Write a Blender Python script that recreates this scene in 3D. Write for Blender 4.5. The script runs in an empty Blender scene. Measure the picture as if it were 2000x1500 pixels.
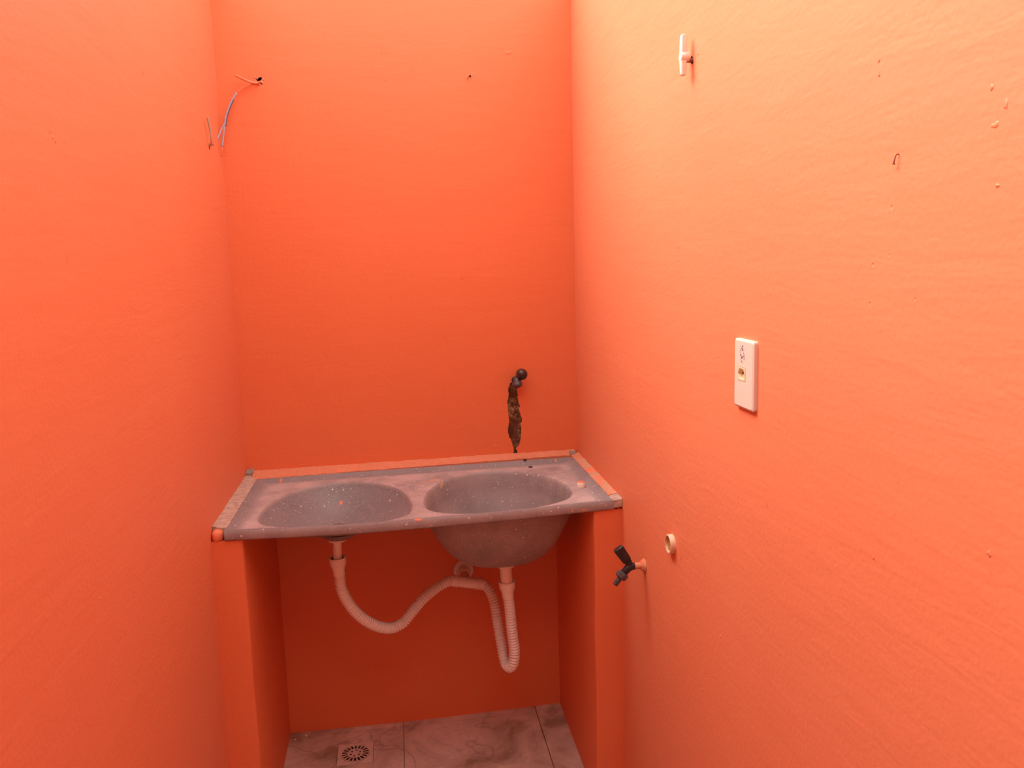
import bpy, bmesh, math, random
from mathutils import Vector, Matrix, noise
from mathutils.geometry import delaunay_2d_cdt
from mathutils.bvhtree import BVHTree

random.seed(7)
scene = bpy.context.scene
col = scene.collection

# ------------------------------------------------------------------ camera
F_PX, PITCH, YAW, ROLL = 1630.5, 0.1518, 0.1376, -0.0274
CAM = Vector((0.4689, -2.5708, 1.5))
fwd = Vector((math.sin(YAW) * math.cos(PITCH), math.cos(YAW) * math.cos(PITCH), -math.sin(PITCH)))
r0 = Vector((math.cos(YAW), -math.sin(YAW), 0))
u0 = r0.cross(fwd)
right = r0 * math.cos(ROLL) + u0 * math.sin(ROLL)
up = u0 * math.cos(ROLL) - r0 * math.sin(ROLL)
cam_data = bpy.data.cameras.new('camera')
cam_data.sensor_width = 36.0
cam_data.lens = F_PX / 2000 * 36.0
cam_data.clip_start = 0.02
cam = bpy.data.objects.new('camera', cam_data)
col.objects.link(cam)
m = Matrix((right, up, -fwd)).transposed().to_4x4()
m.translation = CAM
cam.matrix_world = m
scene.camera = cam

# ------------------------------------------------------------------ sky and exposure
world = bpy.data.worlds.new('overcast_sky')
scene.world = world
world.use_nodes = True
bg = world.node_tree.nodes['Background']
bg.inputs['Color'].default_value = (1.0, 0.97, 0.93, 1)
bg.inputs['Strength'].default_value = 3.3
sun_data = bpy.data.lights.new('hazy_sun', 'SUN')
sun_data.energy = 7.2
sun_data.angle = math.radians(45)
sun_data.color = (1.0, 0.95, 0.88)
sun = bpy.data.objects.new('hazy_sun', sun_data)
sun.rotation_euler = Vector((0.72, -0.30, -0.80)).to_track_quat('-Z', 'Y').to_euler()
sun.location = (-3, -0.8, 6)
col.objects.link(sun)
scene.view_settings.view_transform = 'Standard'
scene.view_settings.look = 'None'
scene.view_settings.gamma = 1.0
scene.view_settings.use_curve_mapping = False
scene.view_settings.exposure = -0.12
scene.cycles.use_denoising = True
scene.cycles.adaptive_threshold = 0.04
scene.cycles.max_bounces = 7
scene.cycles.diffuse_bounces = 6

# ------------------------------------------------------------------ measures (metres)
W = 1.032            # room width between the side walls
PD = 0.528           # depth of sink and pillars
PW = 0.075           # pillar width
Y_END = -3.3         # unseen wall behind the photographer, added to stop and bounce light
TOP_L, TOP_R, TOP_B = 2.35, 2.31, 2.50  # out-of-view tops set for the sky light they let in
ROOF_EDGE = -2.5    # edge of an unseen roof, set to trim sky light; open sky beyond

def ray(px):
    return fwd + right * ((px[0] - 1000) / F_PX) + up * ((750 - px[1]) / F_PX)
def onx(px, x): d = ray(px); return CAM + d * ((x - CAM.x) / d.x)
def ony(px, y): d = ray(px); return CAM + d * ((y - CAM.y) / d.y)
def onz(px, z): d = ray(px); return CAM + d * ((z - CAM.z) / d.z)
def sstep(a, b, x):
    t = max(0.0, min(1.0, (x - a) / (b - a)))
    return t * t * (3 - 2 * t)

# ------------------------------------------------------------------ object helpers
def link(name, me, mat=None, parent=None, smooth=False, angle=None):
    o = bpy.data.objects.new(name, me)
    col.objects.link(o)
    if mat is not None:
        for mm in (mat if isinstance(mat, (list, tuple)) else [mat]):
            me.materials.append(mm)
    if smooth:
        for p in me.polygons: p.use_smooth = True
        if angle:
            me.set_sharp_from_angle(angle=math.radians(angle))
    if parent is not None:
        o.parent = parent
        o.matrix_parent_inverse = parent.matrix_world.inverted()
    return o
def from_bm(name, bm, mat, parent=None, smooth=False, angle=None):
    bmesh.ops.recalc_face_normals(bm, faces=bm.faces)
    me = bpy.data.meshes.new(name)
    bm.to_mesh(me); bm.free()
    return link(name, me, mat, parent, smooth, angle)
def tag(o, label=None, cat=None, group=None, kind=None):
    if label: o['label'] = label
    if cat: o['category'] = cat
    if group: o['group'] = group
    if kind: o['kind'] = kind
    return o
def empty(name, loc, label, cat, group=None):
    o = bpy.data.objects.new(name, None)
    o.empty_display_size = 0.05
    o.location = loc
    col.objects.link(o)
    o.matrix_world = Matrix.Translation(loc)
    return tag(o, label, cat, group)
def box_bm(x0, x1, y0, y1, z0, z1, bevel=0, seg=2):
    bm = bmesh.new()
    vs = [bm.verts.new((x, y, z)) for x in (x0, x1) for y in (y0, y1) for z in (z0, z1)]
    for f in ((0, 1, 3, 2), (4, 6, 7, 5), (0, 4, 5, 1), (2, 3, 7, 6), (0, 2, 6, 4), (1, 5, 7, 3)):
        bm.faces.new([vs[i] for i in f])
    if bevel:
        bmesh.ops.bevel(bm, geom=list(bm.edges), offset=bevel, segments=seg, affect='EDGES', profile=0.5)
    return bm
def catmull(pts, step):
    pts = [Vector(p) for p in pts]
    ext = [pts[0] * 2 - pts[1]] + pts + [pts[-1] * 2 - pts[-2]]
    fine = []
    for i in range(1, len(ext) - 2):
        p0, p1, p2, p3 = ext[i - 1:i + 3]
        for k in range(24):
            t = k / 24
            fine.append(0.5 * ((2 * p1) + (p2 - p0) * t + (2 * p0 - 5 * p1 + 4 * p2 - p3) * t * t + (3 * p1 - p0 - 3 * p2 + p3) * t ** 3))
    fine.append(pts[-1])
    L = [0]
    for a, b in zip(fine, fine[1:]): L.append(L[-1] + (b - a).length)
    n = max(2, int(round(L[-1] / step)))
    out, j = [], 0
    for i in range(n + 1):
        s = L[-1] * i / n
        while j < len(L) - 2 and L[j + 1] < s: j += 1
        t = (s - L[j]) / max(1e-9, L[j + 1] - L[j])
        out.append(fine[j].lerp(fine[j + 1], t))
    return out, L[-1]
def sweep_bm(pts, rad, seg=12, cap=True, bm=None, flat=1.0):
    """tube along points; rad is a number or a list of radii."""
    bm = bm or bmesh.new()
    n = len(pts)
    pts = [Vector(p) for p in pts]
    rs = rad if isinstance(rad, (list, tuple)) else [rad] * n
    tan = []
    for i in range(n):
        t = pts[min(n - 1, i + 1)] - pts[max(0, i - 1)]
        if t.length < 1e-9: t = tan[-1] if tan else Vector((0, 0, 1))
        tan.append(t.normalized())
    a = tan[0].orthogonal().normalized()
    rings = []
    for i in range(n):
        a = (a - tan[i] * a.dot(tan[i])).normalized()
        b = tan[i].cross(a)
        rings.append([bm.verts.new(pts[i] + (a * math.cos(q) + b * flat * math.sin(q)) * rs[i])
                      for q in (2 * math.pi * k / seg for k in range(seg))])
    for r1, r2 in zip(rings, rings[1:]):
        for k in range(seg):
            bm.faces.new((r1[k], r1[(k + 1) % seg], r2[(k + 1) % seg], r2[k]))
    if cap:
        bm.faces.new(rings[0]); bm.faces.new(rings[-1])
    return bm
def lathe_bm(base, axis, prof, seg=24, closed=False, bm=None):
    """prof: list of (distance along axis, radius)."""
    base = Vector(base); ax = Vector(axis).normalized()
    bm = bm or bmesh.new()
    a = ax.orthogonal().normalized(); b = ax.cross(a)
    rings = []
    for d, r in prof:
        c = base + ax * d
        if r < 1e-6:
            rings.append([bm.verts.new(c)])
        else:
            rings.append([bm.verts.new(c + (a * math.cos(2 * math.pi * k / seg) + b * math.sin(2 * math.pi * k / seg)) * r) for k in range(seg)])
    prs = list(zip(rings, rings[1:]))
    if closed: prs.append((rings[-1], rings[0]))
    for r1, r2 in prs:
        for k in range(seg):
            k2 = (k + 1) % seg
            if len(r1) == 1 and len(r2) == 1: continue
            if len(r1) == 1: bm.faces.new((r1[0], r2[k], r2[k2]))
            elif len(r2) == 1: bm.faces.new((r1[k], r1[k2], r2[0]))
            else: bm.faces.new((r1[k], r1[k2], r2[k2], r2[k]))
    return bm
def in_poly(p, poly):
    c = False
    for i in range(len(poly)):
        a, b = poly[i], poly[i - 1]
        if (a[1] > p[1]) != (b[1] > p[1]) and p[0] < (b[0] - a[0]) * (p[1] - a[1]) / (b[1] - a[1]) + a[0]:
            c = not c
    return c
def cdt(loops, extra=()):
    vs, es = [], []
    for lp in loops:
        o = len(vs)
        vs += [Vector(p) for p in lp]
        es += [(o + i, o + (i + 1) % len(lp)) for i in range(len(lp))]
    vs += [Vector(p) for p in extra]
    v, e, f, *_ = delaunay_2d_cdt(vs, es, [], 1, 1e-6)
    return v, f
def ragged(loop, amp, freq, seed, sub=3):
    out = []
    n = len(loop)
    for i in range(n):
        a, b = Vector(loop[i]), Vector(loop[(i + 1) % n])
        for k in range(sub):
            p = a.lerp(b, k / sub)
            q = Vector((p.x * freq + seed, p.y * freq, seed * 1.7))
            out.append(p + Vector((noise.noise(q), noise.noise(q + Vector((9, 4, 2))))) * amp)
    return out
def disc_loop(c, r, n, jag=0.0, seed=0.0, sx=1.0):
    out = []
    for k in range(n):
        a = 2 * math.pi * k / n
        rr = r * (1 + jag * noise.noise(Vector((math.cos(a) * 1.7 + seed, math.sin(a) * 1.7, seed))) * 1.6)
        out.append(Vector((c[0] + rr * sx * math.cos(a), c[1] + rr * math.sin(a))))
    return out

# ------------------------------------------------------------------ materials
class NT:
    def __init__(s, name):
        s.m = bpy.data.materials.new(name); s.m.use_nodes = True
        s.t = s.m.node_tree; s.b = s.t.nodes['Principled BSDF']
        s.tc = s.t.nodes.new('ShaderNodeTexCoord')
    def n(s, typ, **kw):
        nd = s.t.nodes.new(typ)
        for k, v in kw.items():
            if k.startswith('i_'): nd.inputs[k[2:].replace('_', ' ')].default_value = v
            else: setattr(nd, k, v)
        return nd
    def l(s, a, b): s.t.links.new(a, b)
    def coords(s, scale=(1, 1, 1), rot=(0, 0, 0)):
        mp = s.n('ShaderNodeMapping'); mp.inputs['Scale'].default_value = scale; mp.inputs['Rotation'].default_value = rot
        s.l(s.tc.outputs['Object'], mp.inputs['Vector']); return mp.outputs['Vector']
    def noise(s, scale, detail=4, rough=0.55, vec=None, dist=0.0):
        nd = s.n('ShaderNodeTexNoise'); nd.inputs['Scale'].default_value = scale
        nd.inputs['Detail'].default_value = detail; nd.inputs['Roughness'].default_value = rough
        nd.inputs['Distortion'].default_value = dist
        s.l(vec or s.coords(), nd.inputs['Vector']); return nd.outputs['Fac']
    def ramp(s, fac, stops):
        r = s.n('ShaderNodeValToRGB'); e = r.color_ramp.elements
        while len(e) < len(stops): e.new(0.5)
        for el, (p, c) in zip(e, stops):
            el.position = p; el.color = (*c, 1) if len(c) == 3 else c
        s.l(fac, r.inputs['Fac']); return r.outputs['Color']
    def mix(s, fac, a, b, typ='MIX'):
        nd = s.n('ShaderNodeMix', data_type='RGBA', blend_type=typ)
        for sock, v in ((nd.inputs[0], fac), (nd.inputs[6], a), (nd.inputs[7], b)):
            if isinstance(v, (int, float)): sock.default_value = v
            elif isinstance(v, tuple): sock.default_value = (*v, 1) if len(v) == 3 else v
            else: s.l(v, sock)
        return nd.outputs[2]
    def math(s, op, a, b=None):
        nd = s.n('ShaderNodeMath', operation=op)
        for sock, v in ((nd.inputs[0], a), (nd.inputs[1], b)):
            if v is None: continue
            if isinstance(v, (int, float)): sock.default_value = v
            else: s.l(v, sock)
        return nd.outputs[0]
    def bump(s, h, strength, dist, prev=None):
        b = s.n('ShaderNodeBump'); b.inputs['Strength'].default_value = strength; b.inputs['Distance'].default_value = dist
        s.l(h, b.inputs['Height'])
        if prev is not None: s.l(prev, b.inputs['Normal'])
        return b.outputs['Normal']
    def out(s, color=None, rough=0.6, spec=0.5, normal=None, metal=0.0):
        B = s.b.inputs
        if isinstance(color, tuple): B['Base Color'].default_value = (*color, 1)
        elif color is not None: s.l(color, B['Base Color'])
        if isinstance(rough, (int, float)): B['Roughness'].default_value = rough
        else: s.l(rough, B['Roughness'])
        B['Specular IOR Level'].default_value = spec
        B['Metallic'].default_value = metal
        if normal is not None: s.l(normal, B['Normal'])
        return s.m

ORANGE = (0.735, 0.20, 0.085)
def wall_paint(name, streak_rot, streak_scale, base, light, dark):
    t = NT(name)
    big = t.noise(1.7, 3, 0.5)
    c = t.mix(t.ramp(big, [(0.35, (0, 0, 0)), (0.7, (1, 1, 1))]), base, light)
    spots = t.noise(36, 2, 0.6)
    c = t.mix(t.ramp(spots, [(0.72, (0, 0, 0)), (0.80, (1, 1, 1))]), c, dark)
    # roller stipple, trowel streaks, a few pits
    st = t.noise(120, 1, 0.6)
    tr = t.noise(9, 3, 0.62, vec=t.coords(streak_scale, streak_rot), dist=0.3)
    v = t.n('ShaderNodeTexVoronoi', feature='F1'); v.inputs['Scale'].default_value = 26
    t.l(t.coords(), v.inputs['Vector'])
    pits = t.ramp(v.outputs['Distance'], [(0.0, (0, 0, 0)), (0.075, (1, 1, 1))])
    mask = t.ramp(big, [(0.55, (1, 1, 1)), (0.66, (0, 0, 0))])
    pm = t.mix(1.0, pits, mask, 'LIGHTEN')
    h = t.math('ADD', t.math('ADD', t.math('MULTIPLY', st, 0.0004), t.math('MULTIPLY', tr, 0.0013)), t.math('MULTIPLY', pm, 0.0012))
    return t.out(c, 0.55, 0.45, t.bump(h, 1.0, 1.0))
M_BACK_DIM = wall_paint('orange_paint_back_dim', (0, 0, 0), (0.5, 1, 2.2), (0.735, 0.172, 0.058), (0.76, 0.186, 0.065), (0.63, 0.135, 0.043))  # same orange deepened: weaker light on camera-facing surfaces put into the colour
M_SIDE_LIT = wall_paint('orange_paint_side_lit', (math.radians(28), 0, 0), (1, 0.45, 2.6), (0.72, 0.214, 0.098), (0.745, 0.232, 0.108), (0.62, 0.165, 0.072))  # same orange kept paler: stronger light on the side walls put into it
def orange_plain():
    t = NT('orange_paint_rough')
    c = t.mix(t.ramp(t.noise(45, 3), [(0.45, (0, 0, 0)), (0.75, (1, 1, 1))]), ORANGE, (0.80, 0.25, 0.13))
    return t.out(c, 0.6, 0.4, t.bump(t.noise(70, 4), 0.6, 0.003))
M_ORANGE = orange_plain()
def mortar(name, a, b, orange_amt):
    t = NT(name)
    c = t.ramp(t.noise(60, 5, 0.65), [(0.3, a), (0.7, b)])
    c = t.mix(t.ramp(t.noise(17, 4, 0.6), [(orange_amt, (0, 0, 0)), (orange_amt + 0.12, (1, 1, 1))]), c, (0.72, 0.22, 0.11))
    return t.out(c, 0.85, 0.3, t.bump(t.noise(85, 5, 0.65), 0.7, 0.003))
M_MORTAR = mortar('bare_mortar', (0.36, 0.25, 0.19), (0.56, 0.43, 0.35), 0.62)
M_MORTAR_O = mortar('paint_washed_mortar', (0.52, 0.25, 0.15), (0.62, 0.34, 0.22), 0.46)
M_BEAD = mortar('orange_toplit_bead', (0.60, 0.20, 0.10), (0.66, 0.26, 0.15), 0.60)  # orange paled: light from above on the bead put into its colour
M_MORTAR_G = mortar('grey_mortar', (0.22, 0.17, 0.13), (0.34, 0.28, 0.23), 0.75)
def marble():
    t = NT('grey_synthetic_marble')
    base = t.ramp(t.noise(7, 5, 0.6), [(0.3, (0.165, 0.15, 0.154)), (0.7, (0.23, 0.21, 0.212))])
    fine = t.noise(220, 2, 0.6)
    base = t.mix(t.ramp(fine, [(0.45, (0, 0, 0)), (0.75, (1, 1, 1))]), base, (0.27, 0.245, 0.245))
    wear_tone = t.n('ShaderNodeAttribute', attribute_name='wear_tone')
    wv = t.math('MULTIPLY', wear_tone.outputs['Fac'], t.ramp(t.noise(11, 4, 0.6), [(0.32, (0.25, 0.25, 0.25)), (0.62, (1, 1, 1))]))
    base = t.mix(wv, base, (0.50, 0.40, 0.38))
    for sc, th, pk in ((95, 0.10, 0.93), (170, 0.10, 0.90)):
        v = t.n('ShaderNodeTexVoronoi', feature='F1'); v.inputs['Scale'].default_value = sc
        t.l(t.coords(), v.inputs['Vector'])
        keep = t.n('ShaderNodeSeparateColor'); t.l(v.outputs['Color'], keep.inputs[0])
        dot = t.math('LESS_THAN', v.outputs['Distance'], th * 2)
        pick = t.math('GREATER_THAN', keep.outputs[0], pk)
        base = t.mix(t.math('MULTIPLY', dot, pick), base, (0.78, 0.70, 0.66))
    return t.out(base, t.ramp(t.noise(9, 4), [(0.3, (0.48, 0.48, 0.48)), (0.7, (0.68, 0.68, 0.68))]), 0.5, t.bump(t.noise(130, 3), 0.15, 0.001))
M_MARBLE = marble()
def plastic(name, c, rough=0.4, dirt=(0.45, 0.35, 0.28), amt=0.25):
    t = NT(name)
    cc = t.mix(t.ramp(t.noise(38, 4, 0.6), [(0.5, (0, 0, 0)), (0.8, (amt, amt, amt))]), c, dirt)
    return t.out(cc, rough, 0.5)
M_PVC = plastic('ivory_pvc', (0.90, 0.84, 0.76), 0.4, (0.7, 0.55, 0.45))
M_HOSE = plastic('ivory_corrugated_pvc', (0.88, 0.82, 0.74), 0.45, (0.65, 0.5, 0.4))
M_RUBBER = plastic('dark_rubber', (0.035, 0.03, 0.03), 0.6, (0.1, 0.07, 0.06))
M_CREAM = plastic('cream_plastic', (0.82, 0.74, 0.62), 0.35, (0.7, 0.55, 0.4), 0.2)
M_PLATE = plastic('cream_plate_plastic', (0.72, 0.62, 0.52), 0.35, (0.66, 0.52, 0.42), 0.2)
M_PIPE = plastic('aged_cream_pipe', (0.70, 0.47, 0.30), 0.5, (0.6, 0.3, 0.17), 0.5)
M_SOCKET = plastic('ivory_socket_plastic', (0.74, 0.62, 0.40), 0.4, (0.6, 0.45, 0.3), 0.2)
M_BLACK = plastic('black_plastic', (0.018, 0.015, 0.017), 0.38, (0.10, 0.08, 0.08), 0.5)
M_DKGREY = plastic('worn_grey_plastic', (0.075, 0.06, 0.065), 0.4, (0.22, 0.18, 0.18), 0.5)
M_HOLE = plastic('dark_cavity', (0.05, 0.022, 0.016), 0.9)
M_BROWNMETAL = plastic('dark_brown_fitting', (0.035, 0.015, 0.013), 0.28, (0.11, 0.045, 0.035), 0.6)
M_YELLOW = plastic('yellow_brown_plug', (0.42, 0.24, 0.05), 0.8, (0.15, 0.07, 0.02), 0.8)
M_GRATE = plastic('worn_drain_plastic', (0.70, 0.52, 0.42), 0.5, (0.25, 0.17, 0.13), 0.6)
M_RUST = plastic('rusty_steel', (0.32, 0.10, 0.05), 0.7, (0.14, 0.04, 0.025), 0.6)
M_WIRE = plastic('blue_grey_wire', (0.36, 0.36, 0.46), 0.5, (0.2, 0.1, 0.14), 0.5)
M_WIRED = plastic('dark_violet_wire', (0.13, 0.08, 0.14), 0.5)
M_WIREG = plastic('grey_green_wire', (0.42, 0.36, 0.26), 0.6, (0.6, 0.2, 0.1), 0.7)
M_INK = plastic('faded_violet_ink', (0.30, 0.20, 0.32), 0.8, (0.6, 0.5, 0.5), 0.6)
M_CHIP = plastic('black_chip', (0.02, 0.015, 0.015), 0.7)
M_SMEAR = plastic('beige_plaster_smear', (0.52, 0.33, 0.25), 0.9, (0.4, 0.25, 0.2), 0.6)
def chase():
    t = NT('damp_broken_plaster')
    a = t.noise(75, 6, 0.7)
    c = t.ramp(a, [(0.30, (0.03, 0.012, 0.006)), (0.44, (0.14, 0.055, 0.02)), (0.52, (0.30, 0.15, 0.06)), (0.62, (0.50, 0.33, 0.19))])
    damp = t.ramp(t.noise(14, 4, 0.6), [(0.40, (0, 0, 0)), (0.60, (1, 1, 1))])
    c = t.mix(damp, (0.11, 0.034, 0.012), c)
    return t.out(c, 0.8, 0.35, t.bump(t.noise(110, 6, 0.7), 1.0, 0.006))
M_CHASE = chase()
def floor_mat():
    t = NT('stained_floor_tile')
    c = t.ramp(t.noise(5, 5, 0.6, dist=0.8), [(0.36, (0.32, 0.21, 0.155)), (0.48, (0.52, 0.37, 0.29)), (0.62, (0.72, 0.54, 0.44))])
    c = t.mix(t.ramp(t.noise(60, 4), [(0.4, (0, 0, 0)), (0.8, (0.5, 0.5, 0.5))]), c, (0.50, 0.34, 0.26))
    # curling stain lines
    w = t.math('ABSOLUTE', t.math('SUBTRACT', t.noise(3.1, 3, 0.5, dist=0.8), 0.5))
    line = t.ramp(w, [(0.0, (1, 1, 1)), (0.016, (0, 0, 0))])
    c = t.mix(t.math('MULTIPLY', line, 0.42), c, (0.24, 0.14, 0.10))
    return t.out(c, 0.65, 0.4, t.bump(t.noise(90, 4), 0.35, 0.001))
M_TILE = floor_mat()
M_GROUT = plastic('dark_grout', (0.38, 0.26, 0.20), 0.9)
def concrete():
    t = NT('roof_concrete')
    return t.out(t.ramp(t.noise(8, 5), [(0.3, (0.45, 0.42, 0.38)), (0.7, (0.6, 0.57, 0.52))]), 0.9, 0.3, t.bump(t.noise(60, 4), 0.4, 0.003))
M_ROOF = concrete()
M_WHITE = plastic('white_bounce_plaster', (0.80, 0.78, 0.74), 0.8, (0.6, 0.55, 0.5))  # white chosen so the unseen wall reflects fill light

# ------------------------------------------------------------------ the room
def holed_wall(name, outline, holes, to3d, inward, mat, thick=0.14):
    """A wall: outline and holes are loops in (u, v); each hole is a real recess (loop, depth, bottom material)."""
    v, f = cdt([outline] + [h[0] for h in holes])
    bm = bmesh.new()
    vs = [bm.verts.new(to3d(p)) for p in v]
    for tri in f:
        c = sum((v[i] for i in tri), Vector((0, 0))) / len(tri)
        if any(in_poly(c, h[0]) for h in holes): continue
        bm.faces.new([vs[i] for i in tri])
    # sides and back
    fr = [bm.verts.new(to3d(p)) for p in outline]
    bk = [bm.verts.new(to3d(p) + inward * thick) for p in outline]
    n = len(outline)
    for i in range(n): bm.faces.new((fr[i], fr[(i + 1) % n], bk[(i + 1) % n], bk[i]))
    bm.faces.new(bk)
    mats = [mat]
    for lp, depth, hm in holes:
        if hm not in mats: mats.append(hm)
        a = [bm.verts.new(to3d(p)) for p in lp]
        b = [bm.verts.new(to3d(p) + inward * depth) for p in lp]
        for i in range(len(lp)):
            fc = bm.faces.new((a[i], a[(i + 1) % len(lp)], b[(i + 1) % len(lp)], b[i])); fc.material_index = mats.index(hm)
        bt = bm.faces.new(b); bt.material_index = mats.index(hm)
    for x in [x for x in bm.verts if not x.link_faces]: bm.verts.remove(x)
    bmesh.ops.remove_doubles(bm, verts=bm.verts, dist=1e-6)
    o = from_bm(name, bm, mats)
    return tag(o, kind='structure')

chase_px = [(997, 748), (993, 757), (993.5, 776), (990, 786), (992, 797), (993.5, 822), (993, 837), (991, 845), (995, 855), (1000, 865),
            (1003.5, 874), (1003, 891), (1009.5, 891), (1008.5, 874), (1015, 868), (1017, 851), (1018, 828), (1019.5, 820), (1016.5, 806),
            (1014, 797), (1015, 788), (1011, 776), (1010, 762), (1008, 750)]
chase_loop = ragged([(ony(q, 0).x, ony(q, 0).z) for q in chase_px], 0.0060, 190, 3.1)
c1 = ony((507, 157), 0); c2 = ony((918, 149), 0)
holes_b = [(chase_loop, 0.009, M_CHASE), (disc_loop((c1.x, c1.z), 0.0085, 18, 0.6, 4.2), 0.02, M_HOLE),
           (disc_loop((c2.x, c2.z), 0.0042, 12, 0.2, 1.0, 0.75), 0.02, M_HOLE)]
T = 0.14
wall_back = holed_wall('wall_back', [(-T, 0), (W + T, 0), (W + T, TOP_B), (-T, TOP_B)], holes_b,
                       lambda p: Vector((p[0], 0, p[1])), Vector((0, 1, 0)), M_BACK_DIM)
c3 = onx((409, 286), 0)
wall_left = holed_wall('wall_left', [(Y_END, 0), (0, 0), (0, TOP_L), (Y_END, TOP_L)],
                       [(disc_loop((c3.y, c3.z), 0.008, 14, 0.5, 2.2), 0.02, M_HOLE)],
                       lambda p: Vector((0, p[0], p[1])), Vector((-1, 0, 0)), M_SIDE_LIT)
c4 = onx((1351, 118), W)
wall_right = holed_wall('wall_right', [(Y_END, 0), (0, 0), (0, TOP_R), (Y_END, TOP_R)],
                        [(disc_loop((c4.y, c4.z), 0.0072, 16, 0.35, 5.5), 0.025, M_HOLE)],
                        lambda p: Vector((W, p[0], p[1])), Vector((1, 0, 0)), M_SIDE_LIT)
tag(from_bm('wall_front_bounce', box_bm(-T, W + T, Y_END - T, Y_END, 0, 3.2), M_WHITE), kind='structure')  # unseen wall added to hold back sky and bounce white fill
tag(from_bm('ceiling_blocker', box_bm(-T, W + T, Y_END - T, ROOF_EDGE, TOP_L, TOP_L + 0.12), M_ROOF), kind='structure')  # unseen roof slab placed to limit the sky light

# floor: a bed with tiles laid on it, falling gently to the drain
def floor_z(x, y): return 0.011 * sstep(0.45, 1.05, x)
floor = tag(from_bm('floor', box_bm(-T, W + T, Y_END - T, T, -0.12, -0.006), M_GROUT), kind='structure')
drain_c = (0.286, -0.152)
xs = [-0.002, 0.4345, 0.871, 1.08]
ys = [0.0, -0.028] + [-0.028 - 0.437 * k for k in range(1, 9)]
G = 0.0012
DS = 0.056
for i in range(3):
    for j in range(len(ys) - 1):
        x0, x1, y1, y0 = max(0, xs[i] + G), min(W, xs[i + 1] - G), ys[j] - (G if j else 0), ys[j + 1] + G
        y0 = max(y0, Y_END)
        if y1 - y0 < 0.02: continue
        lx = random.uniform(-0.0008, 0.0008)
        outer = [(x0, y0), (x1, y0), (x1, y1), (x0, y1)]
        hole = None
        if x0 < drain_c[0] < x1 and y0 < drain_c[1] < y1:
            hole = [(drain_c[0] + a * DS, drain_c[1] + b * DS) for a, b in ((-1, -1), (1, -1), (1, 1), (-1, 1))]
        nx = 5
        lp = [(x0 + (x1 - x0) * k / nx, y0) for k in range(nx)] + [(x1, y0)] + [(x1 - (x1 - x0) * k / nx, y1) for k in range(nx)] + [(x0, y1)]
        v, f = cdt([lp] + ([hole] if hole else []))
        bm = bmesh.new()
        vs = [bm.verts.new((p.x, p.y, floor_z(p.x, p.y) + lx)) for p in v]
        for tri in f:
            c = sum((v[k] for k in tri), Vector((0, 0))) / 3
            if hole and in_poly(c, hole): continue
            bm.faces.new([vs[k] for k in tri])
        for x in [x for x in bm.verts if not x.link_faces]: bm.verts.remove(x)
        ge = bmesh.ops.extrude_face_region(bm, geom=list(bm.faces))
        for g in ge['geom']:
            if isinstance(g, bmesh.types.BMVert): g.co.z = -0.0065
        from_bm('tile', bm, M_TILE, floor)

# ------------------------------------------------------------------ support pillars
def pillar(x0, x1, label, seed):
    z1 = 0.830 + 0.012 * (x0 > 0.5)
    bm = bmesh.new()
    # rounded, slightly uneven plaster
    nx, nz = 6, 40
    def pt(u, vv, w):
        x = x0 + (x1 - x0) * u; y = -PD * vv; z = z1 * w
        q = Vector((x * 6 + seed, y * 6, z * 5))
        k = 0.0028
        inner = (u if x0 < 0.5 else 1 - u)
        return Vector((x + noise.noise(q) * k * inner, y - noise.noise(q + Vector((5, 5, 5))) * k * vv, z))
    # section loop: inner back -> inner front (rounded) -> outer front -> outer back
    r = 0.006
    inn, out_ = (1.0, 0.0) if x0 < 0.5 else (0.0, 1.0)
    dx = r / (x1 - x0) * (-1 if inn == 1.0 else 1); dy = r / PD
    sec = [(inn, 0.0), (inn, 0.5), (inn, 1 - dy), (inn + dx * 0.3, 1 - dy * 0.3), (inn + dx, 1.0), (out_, 1.0), (out_, 0.0)]
    rings = [[bm.verts.new(pt(u, vv, k / nz)) for u, vv in sec] for k in range(nz + 1)]
    n = len(sec)
    for a, b in zip(rings, rings[1:]):
        for k in range(n): bm.faces.new((a[k], a[(k + 1) % n], b[(k + 1) % n], b[k]))
    bm.faces.new(rings[0]); bm.faces.new(rings[-1])
    return tag(from_bm('support_pillar', bm, M_BACK_DIM, smooth=True, angle=50), label, 'pillar', 'pillars holding up the sink')
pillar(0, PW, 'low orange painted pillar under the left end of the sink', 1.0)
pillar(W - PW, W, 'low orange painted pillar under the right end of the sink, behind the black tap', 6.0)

# ------------------------------------------------------------------ the double sink
SX0, SX1, SY0, SY1 = 0.033, 1.010, -PD - 0.004, -0.040
def ztop(x, y=-0.5):
    pts = [(0.0, 0.859), (0.2, 0.8535), (0.36, 0.8515), (0.55, 0.854), (0.74, 0.8585), (1.01, 0.8685), (1.2, 0.874)]
    for (a, za), (b, zb) in zip(pts, pts[1:]):
        if x <= b:
            t = (x - a) / (b - a)
            z = za + (zb - za) * t
            break
    flat = 0.858 + 0.008 * (x / W)
    return flat + (z - flat) * sstep(-0.05, -0.45, y)
def deck(x, y):
    de = min(x - SX0, SX1 - x, (SY1 - y) * 2.2, (y - SY0) * 2.2)
    return ztop(x, y) - 0.010 * sstep(0.014, 0.040, de)
sink = empty('double_sink', (W / 2, -PD / 2, 0.83), 'grey speckled synthetic marble laundry sink with two oval basins', 'sink')
BOWLS = [dict(c=(0.292, -0.378), a=0.202, b1=0.268, b2=0.126, depth=0.084, bot=(0.287, -0.275), ef=3.2, cone=2.0),
         dict(c=(0.727, -0.366), a=0.206, b1=0.264, b2=0.134, depth=0.222, bot=(0.750, -0.275), ef=2.5, cone=0)]
NR = 72
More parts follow.
